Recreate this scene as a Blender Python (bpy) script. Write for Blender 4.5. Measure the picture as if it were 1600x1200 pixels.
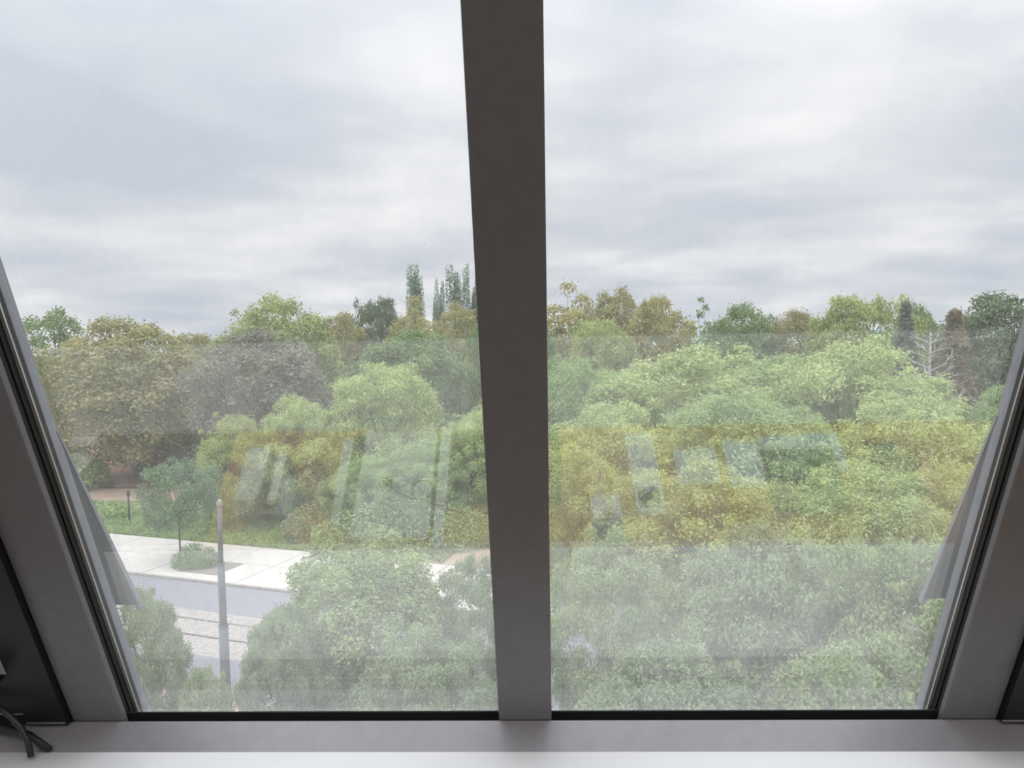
import bpy, bmesh, math, random
import numpy as np
from mathutils import Matrix, Vector

for o in list(bpy.data.objects):
    bpy.data.objects.remove(o)
SC = bpy.context.scene
COL = SC.collection
EYE = 12.0                      # camera height above the street, metres

# ------------------------------------------------------------------ camera
cam_data = bpy.data.cameras.new('camera')
cam_data.sensor_fit = 'HORIZONTAL'; cam_data.sensor_width = 36.0; cam_data.lens = 27.0
cam_data.clip_start = 0.02; cam_data.clip_end = 6000
cam = bpy.data.objects.new('camera', cam_data); COL.objects.link(cam)
cr = (0.99925954, 0.03332132, -0.01923692); cu = (0.01742636, 0.05379983, 0.99839967); cf = (-0.03430294, 0.99799563, -0.05317932)
cam.matrix_world = Matrix(((cr[0], cu[0], -cf[0], 0), (cr[1], cu[1], -cf[1], 0), (cr[2], cu[2], -cf[2], EYE), (0, 0, 0, 1)))
SC.camera = cam

# ------------------------------------------------------------------ exposure
SC.view_settings.view_transform = 'Standard'
SC.view_settings.look = 'None'
SC.view_settings.exposure = 0.0
SC.view_settings.gamma = 1.0
SC.view_settings.use_curve_mapping = False
SC.cycles.transparent_max_bounces = 12
SC.cycles.max_bounces = 6
SC.cycles.glossy_bounces = 3
SC.cycles.adaptive_threshold = 0.045
SC.cycles.diffuse_bounces = 3
SC.cycles.caustics_reflective = False
SC.cycles.caustics_refractive = False

# ------------------------------------------------------------------ overcast sky
world = bpy.data.worlds.new('overcast_sky'); SC.world = world
world.use_nodes = True
nt = world.node_tree; nt.nodes.clear()
def N(t, typ, **kw):
    n = t.nodes.new(typ)
    for k, v in kw.items():
        if k in n.inputs: n.inputs[k].default_value = v
        else: setattr(n, k, v)
    return n
def L(t, a, b): t.links.new(a, b)
def mathn(t, op, a, b=None, c=None):
    n = t.nodes.new('ShaderNodeMath'); n.operation = op
    for i, v in enumerate((a, b, c)):
        if v is None: continue
        if isinstance(v, (int, float)): n.inputs[i].default_value = v
        else: t.links.new(v, n.inputs[i])
    return n.outputs[0]
SKY = 1.0
tc = N(nt, 'ShaderNodeTexCoord')
sep = N(nt, 'ShaderNodeSeparateXYZ'); L(nt, tc.outputs['Generated'], sep.inputs[0])
zup = mathn(nt, 'MAXIMUM', sep.outputs[2], 0.0)
den = mathn(nt, 'ADD', zup, 0.16)
com = N(nt, 'ShaderNodeCombineXYZ')
L(nt, mathn(nt, 'DIVIDE', sep.outputs[0], den), com.inputs[0])
L(nt, mathn(nt, 'DIVIDE', sep.outputs[1], den), com.inputs[1])
mp = N(nt, 'ShaderNodeMapping'); mp.inputs['Scale'].default_value = (0.9, 1.0, 1.0); mp.inputs['Location'].default_value = (3.1, 0.7, 0.0)
L(nt, com.outputs[0], mp.inputs[0])
n1 = N(nt, 'ShaderNodeTexNoise', Scale=1.25, Detail=7.0, Roughness=0.5, Distortion=0.15); L(nt, mp.outputs[0], n1.inputs[0])
n2 = N(nt, 'ShaderNodeTexNoise', Scale=0.55, Detail=2.0, Roughness=0.5); L(nt, mp.outputs[0], n2.inputs[0])
cl = mathn(nt, 'ADD', mathn(nt, 'MULTIPLY', n1.outputs[0], 0.75), mathn(nt, 'MULTIPLY', n2.outputs[0], 0.35))
ramp = N(nt, 'ShaderNodeValToRGB')
e = ramp.color_ramp.elements
e[0].position = 0.40; e[0].color = (0.555, 0.595, 0.685, 1)
e[1].position = 0.70; e[1].color = (0.910, 0.895, 0.920, 1)
m_ = e.new(0.52); m_.color = (0.660, 0.682, 0.745, 1)
L(nt, cl, ramp.inputs[0])
# overcast luminance rises steadily from the horizon to the zenith
grad = mathn(nt, 'ADD', mathn(nt, 'ADD', mathn(nt, 'MULTIPLY', zup, 0.05), mathn(nt, 'MULTIPLY', mathn(nt, 'POWER', zup, 3.0), 3.0)), 0.95)
vm = N(nt, 'ShaderNodeVectorMath'); vm.operation = 'SCALE'
L(nt, ramp.outputs[0], vm.inputs[0]); L(nt, grad, vm.inputs['Scale'])
bg = N(nt, 'ShaderNodeBackground'); bg.inputs['Strength'].default_value = 1.40 * SKY
L(nt, vm.outputs[0], bg.inputs[0])
wo = N(nt, 'ShaderNodeOutputWorld'); L(nt, bg.outputs[0], wo.inputs[0])

# ------------------------------------------------------------------ helpers
def link(o, parent=None):
    COL.objects.link(o)
    if parent is not None: o.parent = parent
    return o
def tag(o, label=None, cat=None, group=None, kind=None):
    if label: o['label'] = label
    if cat: o['category'] = cat
    if group: o['group'] = group
    if kind: o['kind'] = kind
    return o
def empty(name, loc=(0, 0, 0), rz=0.0):
    o = bpy.data.objects.new(name, None); o.empty_display_size = 0.1
    o.location = loc; o.rotation_euler = (0, 0, rz)
    return link(o)
def mesh_obj(name, verts, faces, mat, parent=None, smooth=False, bevel=0.0):
    me = bpy.data.meshes.new(name)
    me.from_pydata([tuple(v) for v in verts], [], faces); me.update()
    bm = bmesh.new(); bm.from_mesh(me)
    bmesh.ops.recalc_face_normals(bm, faces=bm.faces)
    if bevel > 0:
        bmesh.ops.bevel(bm, geom=list(bm.edges), offset=bevel, segments=2, affect='EDGES', profile=0.5, clamp_overlap=True)
    bm.to_mesh(me); bm.free()
    if smooth:
        me.polygons.foreach_set('use_smooth', [True] * len(me.polygons))
    me.materials.append(mat)
    return link(bpy.data.objects.new(name, me), parent)
class MB:
    def __init__(s): s.v = []; s.f = []
    def hexa(s, p):
        b = len(s.v); s.v += p
        for q in ((0, 3, 2, 1), (4, 5, 6, 7), (0, 1, 5, 4), (1, 2, 6, 5), (2, 3, 7, 6), (3, 0, 4, 7)):
            s.f.append(tuple(b + i for i in q))
        return s
    def box(s, x0, x1, y0, y1, z0, z1):
        return s.hexa([(x0, y0, z0), (x1, y0, z0), (x1, y1, z0), (x0, y1, z0), (x0, y0, z1), (x1, y0, z1), (x1, y1, z1), (x0, y1, z1)])
    def prism(s, poly, d0, d1):
        """poly: list of 3-tuples, extruded by moving from +d0 to +d1 (vectors)."""
        b = len(s.v); n = len(poly)
        s.v += [tuple(Vector(p) + Vector(d0)) for p in poly] + [tuple(Vector(p) + Vector(d1)) for p in poly]
        s.f.append(tuple(range(b, b + n))); s.f.append(tuple(range(b + 2 * n - 1, b + n - 1, -1)))
        for i in range(n):
            j = (i + 1) % n; s.f.append((b + i, b + j, b + n + j, b + n + i))
        return s
    def tube(s, pts, radii, k=6, cap=True):
        pts = [Vector(p) for p in pts]
        if isinstance(radii, (int, float)): radii = [radii] * len(pts)
        b0 = len(s.v)
        for i, p in enumerate(pts):
            t = (pts[min(i + 1, len(pts) - 1)] - pts[max(i - 1, 0)]).normalized()
            a = t.cross(Vector((0, 0, 1)))
            if a.length < 1e-3: a = Vector((1, 0, 0))
            a.normalize(); c = t.cross(a)
            for q in range(k):
                th = 2 * math.pi * q / k
                s.v.append(tuple(p + (a * math.cos(th) + c * math.sin(th)) * radii[i]))
        for i in range(len(pts) - 1):
            for q in range(k):
                r = (q + 1) % k
                s.f.append((b0 + i * k + q, b0 + i * k + r, b0 + (i + 1) * k + r, b0 + (i + 1) * k + q))
        if cap:
            s.f.append(tuple(b0 + q for q in range(k))); m = b0 + (len(pts) - 1) * k
            s.f.append(tuple(m + q for q in range(k - 1, -1, -1)))
        return s
    def build(s, name, mat, parent=None, smooth=False, bevel=0.0):
        return mesh_obj(name, s.v, s.f, mat, parent, smooth, bevel)

# ------------------------------------------------------------------ materials
def principled(name, col, rough=0.6, metal=0.0, spec=0.5, noise=0.0, nscale=20.0, bump=0.0, stretch=None, col2=None):
    m = bpy.data.materials.new(name); m.use_nodes = True
    t = m.node_tree; b = t.nodes['Principled BSDF']
    b.inputs['Base Color'].default_value = (*col, 1); b.inputs['Roughness'].default_value = rough
    b.inputs['Metallic'].default_value = metal
    b.inputs['Specular IOR Level'].default_value = spec
    if noise > 0 or bump > 0 or col2:
        tcn = N(t, 'ShaderNodeTexCoord'); src = tcn.outputs['Object']
        if stretch:
            mpn = N(t, 'ShaderNodeMapping'); mpn.inputs['Scale'].default_value = stretch
            L(t, src, mpn.inputs[0]); src = mpn.outputs[0]
        nz = N(t, 'ShaderNodeTexNoise', Scale=nscale, Detail=5.0, Roughness=0.6); L(t, src, nz.inputs[0])
        if noise > 0 or col2:
            mx = N(t, 'ShaderNodeMix'); mx.data_type = 'RGBA'
            c2 = col2 if col2 else tuple(min(1, c * (1 + noise)) for c in col)
            c1 = col if col2 else tuple(c * (1 - noise) for c in col)
            mx.inputs[6].default_value = (*c1, 1); mx.inputs[7].default_value = (*c2, 1)
            rp = N(t, 'ShaderNodeMapRange'); rp.inputs[1].default_value = 0.3; rp.inputs[2].default_value = 0.7
            L(t, nz.outputs[0], rp.inputs[0]); L(t, rp.outputs[0], mx.inputs[0]); L(t, mx.outputs[2], b.inputs['Base Color'])
        if bump > 0:
            bp = N(t, 'ShaderNodeBump', Strength=bump, Distance=0.01); L(t, nz.outputs[0], bp.inputs['Height']); L(t, bp.outputs[0], b.inputs['Normal'])
    return m

M = {}
M['frame'] = principled('anthracite_powder_coat', (0.195, 0.186, 0.194), 0.42, noise=0.06, nscale=60, bump=0.02)
M['rail_satin'] = principled('satin_grey_rail', (0.34, 0.33, 0.355), 0.38, metal=0.2, noise=0.05, nscale=40, bump=0.015)
M['black'] = principled('black_rubber_gasket', (0.012, 0.012, 0.014), 0.6)
M['sash'] = principled('black_sash_paint', (0.006, 0.006, 0.006), 0.5)
M['alu'] = principled('bare_aluminium_edge', (0.70, 0.69, 0.68), 0.35, metal=0.6)
M['cap'] = principled('weathered_aluminium_cap', (0.33, 0.34, 0.38), 0.5, noise=0.10, nscale=25)
M['fin'] = principled('dark_grey_sheet_metal', (0.028, 0.028, 0.036), 0.45, noise=0.1, nscale=30)
M['white'] = principled('white_window_board', (0.86, 0.86, 0.87), 0.35, noise=0.015, nscale=8)
M['wall'] = principled('white_wall_paint', (0.80, 0.79, 0.77), 0.8, noise=0.02, nscale=3)
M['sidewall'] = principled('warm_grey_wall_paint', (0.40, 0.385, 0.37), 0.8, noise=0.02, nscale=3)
M['floor'] = principled('pale_grey_floor', (0.66, 0.66, 0.68), 0.5, noise=0.05, nscale=4)
M['rug'] = principled('dark_brown_rug', (0.075, 0.065, 0.06), 0.95, noise=0.3, nscale=120, bump=0.3)
M['desk'] = principled('honey_oak_veneer', (0.50, 0.26, 0.045), 0.45, nscale=6, stretch=(2, 30, 2), col2=(0.64, 0.37, 0.08), bump=0.02)
M['paper'] = principled('white_paper', (0.82, 0.83, 0.85), 0.7, noise=0.02, nscale=10)
M['bluepaper'] = principled('bluish_white_paper', (0.66, 0.74, 0.86), 0.6, noise=0.05, nscale=12)
M['darkplastic'] = principled('black_plastic', (0.015, 0.016, 0.018), 0.35)
M['greendark'] = principled('dark_green_window_film', (0.03, 0.10, 0.07), 0.3)
M['orange'] = principled('orange_print', (0.75, 0.16, 0.04), 0.6)
M['mat'] = principled('dark_grey_felt', (0.06, 0.06, 0.065), 0.9, noise=0.15, nscale=80)
M['navy'] = principled('dark_navy_print', (0.018, 0.022, 0.05), 0.5)
M['inkwhite'] = principled('white_print', (0.8, 0.8, 0.82), 0.6)
M['cable'] = principled('black_cable_sheath', (0.03, 0.03, 0.033), 0.4)
M['browncable'] = principled('maroon_cable_sheath', (0.16, 0.06, 0.05), 0.5)
def book_mats(nm, c): return principled(nm, c, 0.6, noise=0.08, nscale=15)

# insulating glass: mirror reflection from Fresnel, clear transmission, a thin film of weather dirt
def glass_material():
    m = bpy.data.materials.new('dusty_insulating_glass'); m.use_nodes = True
    t = m.node_tree; t.nodes.clear()
    lw = N(t, 'ShaderNodeLayerWeight', Blend=0.5)
    fac5 = mathn(t, 'POWER', lw.outputs['Facing'], 5.0)
    fr = mathn(t, 'ADD', mathn(t, 'MULTIPLY', fac5, 0.86), 0.14)
    tr = N(t, 'ShaderNodeBsdfTransparent'); tr.inputs[0].default_value = (0.985, 0.995, 0.990, 1)
    gl = N(t, 'ShaderNodeBsdfGlossy'); gl.inputs['Color'].default_value = (1, 1, 1, 1); gl.inputs['Roughness'].default_value = 0.0
    mx = N(t, 'ShaderNodeMixShader'); L(t, fr, mx.inputs[0]); L(t, tr.outputs[0], mx.inputs[1]); L(t, gl.outputs[0], mx.inputs[2])
    # dirt
    tcn = N(t, 'ShaderNodeTexCoord')
    mp1 = N(t, 'ShaderNodeMapping'); mp1.inputs['Scale'].default_value = (34, 5, 5); L(t, tcn.outputs['Object'], mp1.inputs[0])
    s1 = N(t, 'ShaderNodeTexNoise', Scale=1.6, Detail=4.0, Roughness=0.65); L(t, mp1.outputs[0], s1.inputs[0])
    s2 = N(t, 'ShaderNodeTexNoise', Scale=3.5, Detail=3.0, Roughness=0.6); L(t, tcn.outputs['Object'], s2.inputs[0])
    sz_ = N(t, 'ShaderNodeSeparateXYZ'); L(t, tcn.outputs['Object'], sz_.inputs[0])
    low_ = N(t, 'ShaderNodeMapRange'); low_.inputs[1].default_value = EYE + 0.25; low_.inputs[2].default_value = EYE - 0.55; low_.inputs[3].default_value = 0.05; low_.inputs[4].default_value = 0.50
    L(t, sz_.outputs[2], low_.inputs[0])
    veil = mathn(t, 'MULTIPLY', mathn(t, 'MULTIPLY', s1.outputs[0], s2.outputs[0]), low_.outputs[0])
    vo = N(t, 'ShaderNodeTexVoronoi', Scale=55.0, Randomness=1.0); L(t, tcn.outputs['Object'], vo.inputs[0])
    sp = N(t, 'ShaderNodeSeparateColor'); L(t, vo.outputs['Color'], sp.inputs[0])
    rare = mathn(t, 'GREATER_THAN', sp.outputs[0], 0.95)
    near = mathn(t, 'LESS_THAN', vo.outputs['Distance'], mathn(t, 'MULTIPLY', sp.outputs[1], 0.085))
    spot = mathn(t, 'MULTIPLY', mathn(t, 'MULTIPLY', rare, near), 0.45)
    dirt = mathn(t, 'ADD', mathn(t, 'ADD', veil, spot), 0.02)
    df = N(t, 'ShaderNodeBsdfDiffuse'); df.inputs[0].default_value = (0.80, 0.80, 0.78, 1)
    tl = N(t, 'ShaderNodeBsdfTranslucent'); tl.inputs[0].default_value = (0.80, 0.80, 0.78, 1)
    md = N(t, 'ShaderNodeMixShader', ); md.inputs[0].default_value = 0.6
    L(t, df.outputs[0], md.inputs[1]); L(t, tl.outputs[0], md.inputs[2])
    m2 = N(t, 'ShaderNodeMixShader'); L(t, dirt, m2.inputs[0]); L(t, mx.outputs[0], m2.inputs[1]); L(t, md.outputs[0], m2.inputs[2])
    out = N(t, 'ShaderNodeOutputMaterial'); L(t, m2.outputs[0], out.inputs[0])
    return m
M['glass'] = glass_material()

# ------------------------------------------------------------------ the sloped glazing
D0 = 0.8953; CT = 0.42273                   # front plane of the mullions: y = D0 - CT*(z-EYE), 67 degrees steep
XC = -0.0288; PITCH = 0.6613; HALF = 0.04
ZS = -0.5706; ZTOP = 1.80                   # foot and head of the glazing, relative to the eye
def S(x, g, z):                             # point on the slope: x, outward offset g, height z (relative)
    return (x, D0 + g - CT * z, EYE + z)
def sbar(mb, x0, x1, g0, g1, z0, z1):
    return mb.hexa([S(x0, g0, z0), S(x1, g0, z0), S(x1, g1, z0), S(x0, g1, z0), S(x0, g0, z1), S(x1, g0, z1), S(x1, g1, z1), S(x0, g1, z1)])
win = empty('window_1', (0, 1.14, EYE + ZS)); tag(win, 'sloped anthracite glazing wall with tall panes between mullions', 'window', kind='structure')
def wchild(mb, name, mat, parent=win, **kw):
    o = mb.build(name, mat, None, **kw)
    o.parent = parent
    o.matrix_parent_inverse = Matrix.Translation(-Vector(win.location)) if parent is win else parent.matrix_parent_inverse @ Matrix.Identity(4)
    return o
def subchild(mb, name, mat, parent, **kw):
    o = mb.build(name, mat, None, **kw); o.parent = parent
    return o
XM = [XC + k * PITCH for k in range(-4, 5)]
for i, x in enumerate(XM):
    mu = wchild(sbar(MB(), x - HALF, x + HALF, 0.0, 0.013, ZS - 0.035, ZTOP), 'mullion', M['frame'], bevel=0.0022)
    subchild(sbar(sbar(MB(), x - HALF + 0.006, x - HALF + 0.02, 0.0125, 0.030, ZS - 0.035, ZTOP), x + HALF - 0.02, x + HALF - 0.006, 0.0125, 0.030, ZS - 0.035, ZTOP), 'gasket', M['black'], mu)
    subchild(sbar(MB(), x - HALF + 0.004, x + HALF - 0.004, 0.0295, 0.0405, ZS - 0.035, ZTOP), 'glazing_bead', M['sash'], mu)
    subchild(sbar(sbar(MB(), x - HALF - 0.0005, x - HALF + 0.02, 0.0405, 0.0435, ZS - 0.012, ZTOP), x + HALF - 0.02, x + HALF + 0.0005, 0.0405, 0.0435, ZS - 0.012, ZTOP), 'spacer_edge', M['alu'], mu)
    subchild(sbar(MB(), x - HALF, x + HALF, 0.0535, 0.073, ZS - 0.03, ZTOP), 'exterior_cap', M['cap'], mu, bevel=0.001)
for i in range(len(XM) - 1):
    pane = wchild(sbar(MB(), XM[i] + HALF - 0.012, XM[i + 1] - HALF + 0.012, 0.0436, 0.0534, -0.580, ZTOP), 'glass_pane', M['glass'])
    a, b = XM[i] + HALF, XM[i + 1] - HALF
    bead = MB().prism([(a, 1.1555, EYE - 0.5662), (a, 1.1830, EYE - 0.5798), (a, 1.1830, EYE - 0.600), (a, 1.1555, EYE - 0.600)], (0, 0, 0), (b - a, 0, 0))
    bd = wchild(bead, 'bottom_bead', M['rail_satin'])
    subchild(MB().box(a, b, 1.1535, 1.1554, EYE - 0.600, EYE - 0.5668), 'bead_gasket', M['black'], bd)
    gs = MB().box(a, b, 1.1370, 1.1530, EYE - 0.608, EYE - 0.5975)
    wchild(gs, 'bottom_gasket', M['black'])
rx = XM[0] - HALF
rail = MB().prism([(rx, 1.0935, EYE - 0.5985), (rx, 1.1340, EYE - 0.5715), (rx, 1.1362, EYE - 0.5720), (rx, 1.1362, EYE - 0.62), (rx, 1.0935, EYE - 0.62)], (0, 0, 0), (XM[-1] - XM[0] + 2 * HALF, 0, 0))
wchild(rail, 'bottom_rail', M['rail_satin'], bevel=0.0006)
wchild(MB().prism([(XM[0], 1.195, EYE - 0.640), (XM[0], 1.42, EYE - 0.86), (XM[0], 1.42, EYE - 0.88), (XM[0], 1.195, EYE - 0.68)], (0, 0, 0), (XM[-1] - XM[0], 0, 0)), 'exterior_flashing', M['cap'])
head = sbar(MB(), XM[0] - HALF, XM[-1] + HALF, 0.0, 0.075, ZTOP, ZTOP + 0.08)
wchild(head, 'head_rail', M['frame'])
# triangular sheet-metal fins on the outer mullion flanks
for sx, x in ((1, XM[3] + HALF), (-1, XM[5] - HALF)):
    tri = [(x, 1.011, EYE - 0.105), (x, 1.209, EYE - 0.414), (x, 1.131, EYE - 0.387)]
    fn = wchild(MB().prism(tri, (0, 0, 0), (-sx * 0.004, 0, 0)), 'exterior_fin', M['fin'])
    u = Vector(tri[1]) - Vector(tri[0]); u.normalize(); nrm = Vector((0, u.z, -u.y))
    e4 = [Vector(tri[0]), Vector(tri[1]), Vector(tri[1]) - nrm * -0.010, Vector(tri[0]) - nrm * -0.003]
    subchild(MB().prism([tuple(v + Vector((sx * 0.0012, 0, 0))) for v in e4], (0, 0, 0), (-sx * 0.007, 0, 0)), 'fin_flange', M['cap'], fn)
# opening sashes in the neighbouring bays
for a, b, side in ((XM[2] + HALF, XM[3] - HALF, 'L'), (XM[5] + HALF, XM[6] - HALF, 'R')):
    mb = MB()
    sbar(mb, a + .0002, a + 0.062, -0.012, 0.043, -0.5705, ZTOP - .05); sbar(mb, b - 0.062, b - .0002, -0.012, 0.043, -0.5705, ZTOP - .05)
    sbar(mb, a + 0.062, b - 0.062, -0.012, 0.043, -0.5705, -0.474)
    sash = wchild(mb, 'sash_frame', M['sash'])
    if side == 'L':
        subchild(sbar(MB(), -0.90, b - 0.063, -0.0135, -0.0119, -0.5505, -0.5488), 'sash_edge_highlight', M['alu'], sash)  # bright strip stands in for the highlight along the sash's lower edge
        subchild(sbar(MB(), b - 0.062, b - 0.002, -0.0145, -0.0121, -0.5676, -0.5662), 'sash_foot_highlight', M['alu'], sash)  # second pale strip imitates the edge highlight at the sash foot
        hb = MB(); c = S(-0.812, -0.014, -0.482)
        hb.tube([(c[0], c[1], c[2]), (c[0], c[1] - 0.03, c[2] + .002)], 0.011, 10)
        hb.tube([(c[0] - .03, c[1] - .034, c[2] - .004), (c[0], c[1] - .034, c[2]), (c[0] + 0.012, c[1] - .034, c[2] + 0.010), (c[0] + 0.018, c[1] - .034, c[2] + 0.026)], [.010, .0095, .008, .006], 10)
        hd = subchild(hb, 'sash_handle', M['darkplastic'], sash, smooth=True)
    else:
        subchild(sbar(MB(), a - 0.001, a + 0.30, -0.0145, -0.0121, -0.5676, -0.5660), 'sash_foot_highlight', M['alu'], sash)  # pale strip in place of the right sash's edge highlight

# ------------------------------------------------------------------ the room around it
FL = EYE - 1.64; CE = EYE + ZTOP; BK = -4.2
XL, XR = XM[0] - HALF, XM[-1] + HALF
fl = MB().box(XL - .1, XR + .1, BK - .1, 1.10, FL - 0.2, FL).build('floor', M['floor']); tag(fl, 'pale grey floor between the desk and the dark rug', 'floor', kind='structure')
YT = D0 - CT * ZTOP
ce = MB().box(XL - .1, XR + .1, BK - .1, YT + 0.08, CE + .081, CE + 0.3).build('ceiling', M['wall']); tag(ce, 'white ceiling meeting the head of the sloped glazing', 'ceiling', kind='structure')
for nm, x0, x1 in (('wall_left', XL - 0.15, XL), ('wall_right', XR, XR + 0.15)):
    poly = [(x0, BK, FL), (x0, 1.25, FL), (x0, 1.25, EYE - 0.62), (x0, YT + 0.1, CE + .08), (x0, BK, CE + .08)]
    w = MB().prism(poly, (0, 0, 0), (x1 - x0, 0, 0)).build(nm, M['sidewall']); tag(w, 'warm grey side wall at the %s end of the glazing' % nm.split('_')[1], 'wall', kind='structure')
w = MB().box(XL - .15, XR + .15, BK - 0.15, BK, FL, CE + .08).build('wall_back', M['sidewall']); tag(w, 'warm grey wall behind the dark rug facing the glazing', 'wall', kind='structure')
w = MB().box(XL, XR, 1.0, 1.19, 0.0, EYE - 0.6305).build('wall_front', M['wall']); tag(w, 'white parapet wall under the window board', 'wall', kind='structure')
tb = MB().box(XL + .001, XR - .001, 0.886, 1.0930, EYE - 0.630, EYE - 0.5965).build('trim_1', M['white'], bevel=0.002); tag(tb, 'white window board along the foot of the glazing', 'window board', kind='structure')
rg = MB().box(XL + .01, XR - .01, BK + .01, -0.68, FL, FL + 0.012).build('rug', M['rug'], bevel=0.003); tag(rg, 'dark brown rug on the pale floor behind the desk', 'rug')

# added fill lamps, out of view: round glowing diffusers that brighten the room
M['opal'] = bpy.data.materials.new('fill_lamp_diffuser'); M['opal'].use_nodes = True
_b = M['opal'].node_tree.nodes['Principled BSDF']; _b.inputs['Emission Color'].default_value = (1.0, 0.95, 0.88, 1); _b.inputs['Emission Strength'].default_value = 12.0
for k, (lx, ly) in enumerate(((-1.3, -0.75), (0.0, -0.75), (1.3, -0.75), (-1.3, -2.6), (1.3, -2.6))):
    cl_ = empty('added_fill_lamp', (lx, ly, CE + .0805)); tag(cl_, 'added unseen fill lamp on the ceiling, %s' % ('left of the three near the glazing', 'middle of the three near the glazing', 'right of the three near the glazing', 'left of the two above the rug end', 'right of the two above the rug end')[k], 'lamp', 'added fill lamps')
    ring = [(math.cos(a), math.sin(a)) for a in [q * math.pi / 16 for q in range(32)]]
    MB().tube([(0, 0, -.05), (0, 0, -.001)], [.30, .30], 32).build('rim', M['white'], cl_)
    MB().tube([(0, 0, -.075), (0, 0, -.0505)], [.25, .275], 32).build('diffuser', M['opal'], cl_)

# desk under the window
DZ = EYE - 0.90
desk = empty('desk', (0.05, 0.68, FL)); tag(desk, 'honey oak desk against the parapet seen mirrored in the glass', 'desk')
def place_child(mb, name, mat, root, **kw):
    o = mb.build(name, mat, None, **kw); o.parent = root
    o.matrix_parent_inverse = Matrix.Translation(-Vector(root.location)); return o
place_child(MB().box(-1.45, 1.55, 0.372, 0.996, DZ - 0.03, DZ), 'desk_top', M['desk'], desk, bevel=0.003)
for lx in (-1.42, 1.45):
    for ly in (0.41, 0.93):
        place_child(MB().box(lx, lx + .05, ly - .025, ly + .025, FL, DZ - 0.0305), 'leg', M['desk'], desk)
place_child(MB().box(-1.36, 1.45, 0.94, 0.96, DZ - 0.10, DZ - 0.0305), 'apron', M['desk'], desk)

def flat(name, x0, x1, y0, y1, z0, h, mat, label, cat, rot=0.0, group=None):
    cx, cy = (x0 + x1) / 2, (y0 + y1) / 2
    mb = MB().box(-(x1 - x0) / 2, (x1 - x0) / 2, -(y1 - y0) / 2, (y1 - y0) / 2, 0, h)
    o = mb.build(name, mat, bevel=min(0.0015, h * .3)); o.location = (cx, cy, DZ + z0 + 0.0002); o.rotation_euler = (0, 0, rot)
    tag(o, label, cat, group); return o
flat('folder', -0.476, -0.235, 0.392, 0.672, 0, 0.006, M['darkplastic'], 'black folder lying under the white sheets on the desk', 'folder')
flat('paper_stack', -0.446, -0.262, 0.383, 0.700, 0.0065, 0.004, M['paper'], 'stack of white paper sheets with a coiled cable on top', 'paper')
flat('paper_strip', -0.252, -0.226, 0.381, 0.718, 0.0065, 0.002, M['paper'], 'narrow white paper strip between paper stack and black laptop', 'paper')
flat('desk_mat', -1.40, -0.79, 0.376, 0.760, 0, 0.003, M['mat'], 'dark grey desk mat at the left end of the desk', 'desk mat')
flat('box_file', -1.150, -0.990, 0.600, 0.715, 0.0033, 0.045, M['navy'], 'navy box lying on the desk mat near the window', 'box')
flat('paper_strip', -1.255, -1.195, 0.430, 0.640, 0.0033, 0.002, M['paper'], 'slanted white paper strip on the dark desk mat', 'paper', rot=0.55)
flat('paper_strip', -1.33, -1.16, 0.380, 0.412, 0.0033, 0.002, M['paper'], 'white paper strip along the front edge of the desk mat', 'paper')
flat('ruler', -0.505, -0.479, 0.407, 0.716, 0, 0.003, M['paper'], 'long white ruler left of the black folder', 'ruler')
lp = empty('laptop', (-0.085, 0.495, DZ + .0002)); tag(lp, 'closed black laptop lying mid desk', 'laptop')
o = MB().box(-.135, .135, -.11, .11, 0, .009).build('base', M['darkplastic'], lp, bevel=.002)
o = MB().box(-.135, .135, -.11, .11, .0095, .016).build('lid', M['darkplastic'], lp, bevel=.002)
env = flat('envelope', 0.222, 0.292, 0.402, 0.640, 0, 0.003, M['paper'], 'long white envelope with a dark green window', 'envelope', rot=-0.05)
MB().box(-.026, .026, .05, .097, .0031, .0036).build('envelope_window', M['greendark'], env)
pk = flat('carton', 0.121, 0.192, 0.592, 0.716, 0, 0.012, M['paper'], 'small white and navy carton with an orange emblem', 'carton', rot=-0.06)
MB().box(-.0352, .0352, -.004, .0618, .0121, .0126).build('navy_panel', M['navy'], pk)
MB().prism([(0.012 * math.cos(a) + .004, .007 * math.sin(a) - .014, .0121) for a in [k * math.pi / 8 for k in range(16)]], (0, 0, 0), (0, 0, .0006)).build('orange_emblem', M['orange'], pk)
mb = MB(); rnd = random.Random(3); x = .024
while x > -.026:
    w_ = rnd.choice((.0016, .0022, .003)); h_ = rnd.choice((.007, .009, .011))
    mb.box(x - w_, x, .004, .004 + h_, .0127, .0130); x -= w_ + .0022
mb.build('print', M['inkwhite'], pk)
flat('note_pad', 0.334, 0.438, 0.456, 0.558, 0, 0.010, M['paper'], 'square white note pad between envelope and bluish card', 'note pad')
flat('card', 0.460, 0.545, 0.433, 0.566, 0, 0.002, M['bluepaper'], 'bluish white card left of the black tablet', 'card')
flat('sheet', 0.553, 0.752, 0.412, 0.530, 0, 0.002, M['bluepaper'], 'pale sheet half covered by the black tablet', 'paper', rot=-0.06)
tbk = flat('tablet', 0.548, 0.724, 0.460, 0.640, 0.0025, 0.009, M['darkplastic'], 'black tablet lying on the pale sheet', 'tablet')
MB().box(-.080, .080, -.080, .080, .0091, .0094).build('screen', M['darkplastic'], tbk)
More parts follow.
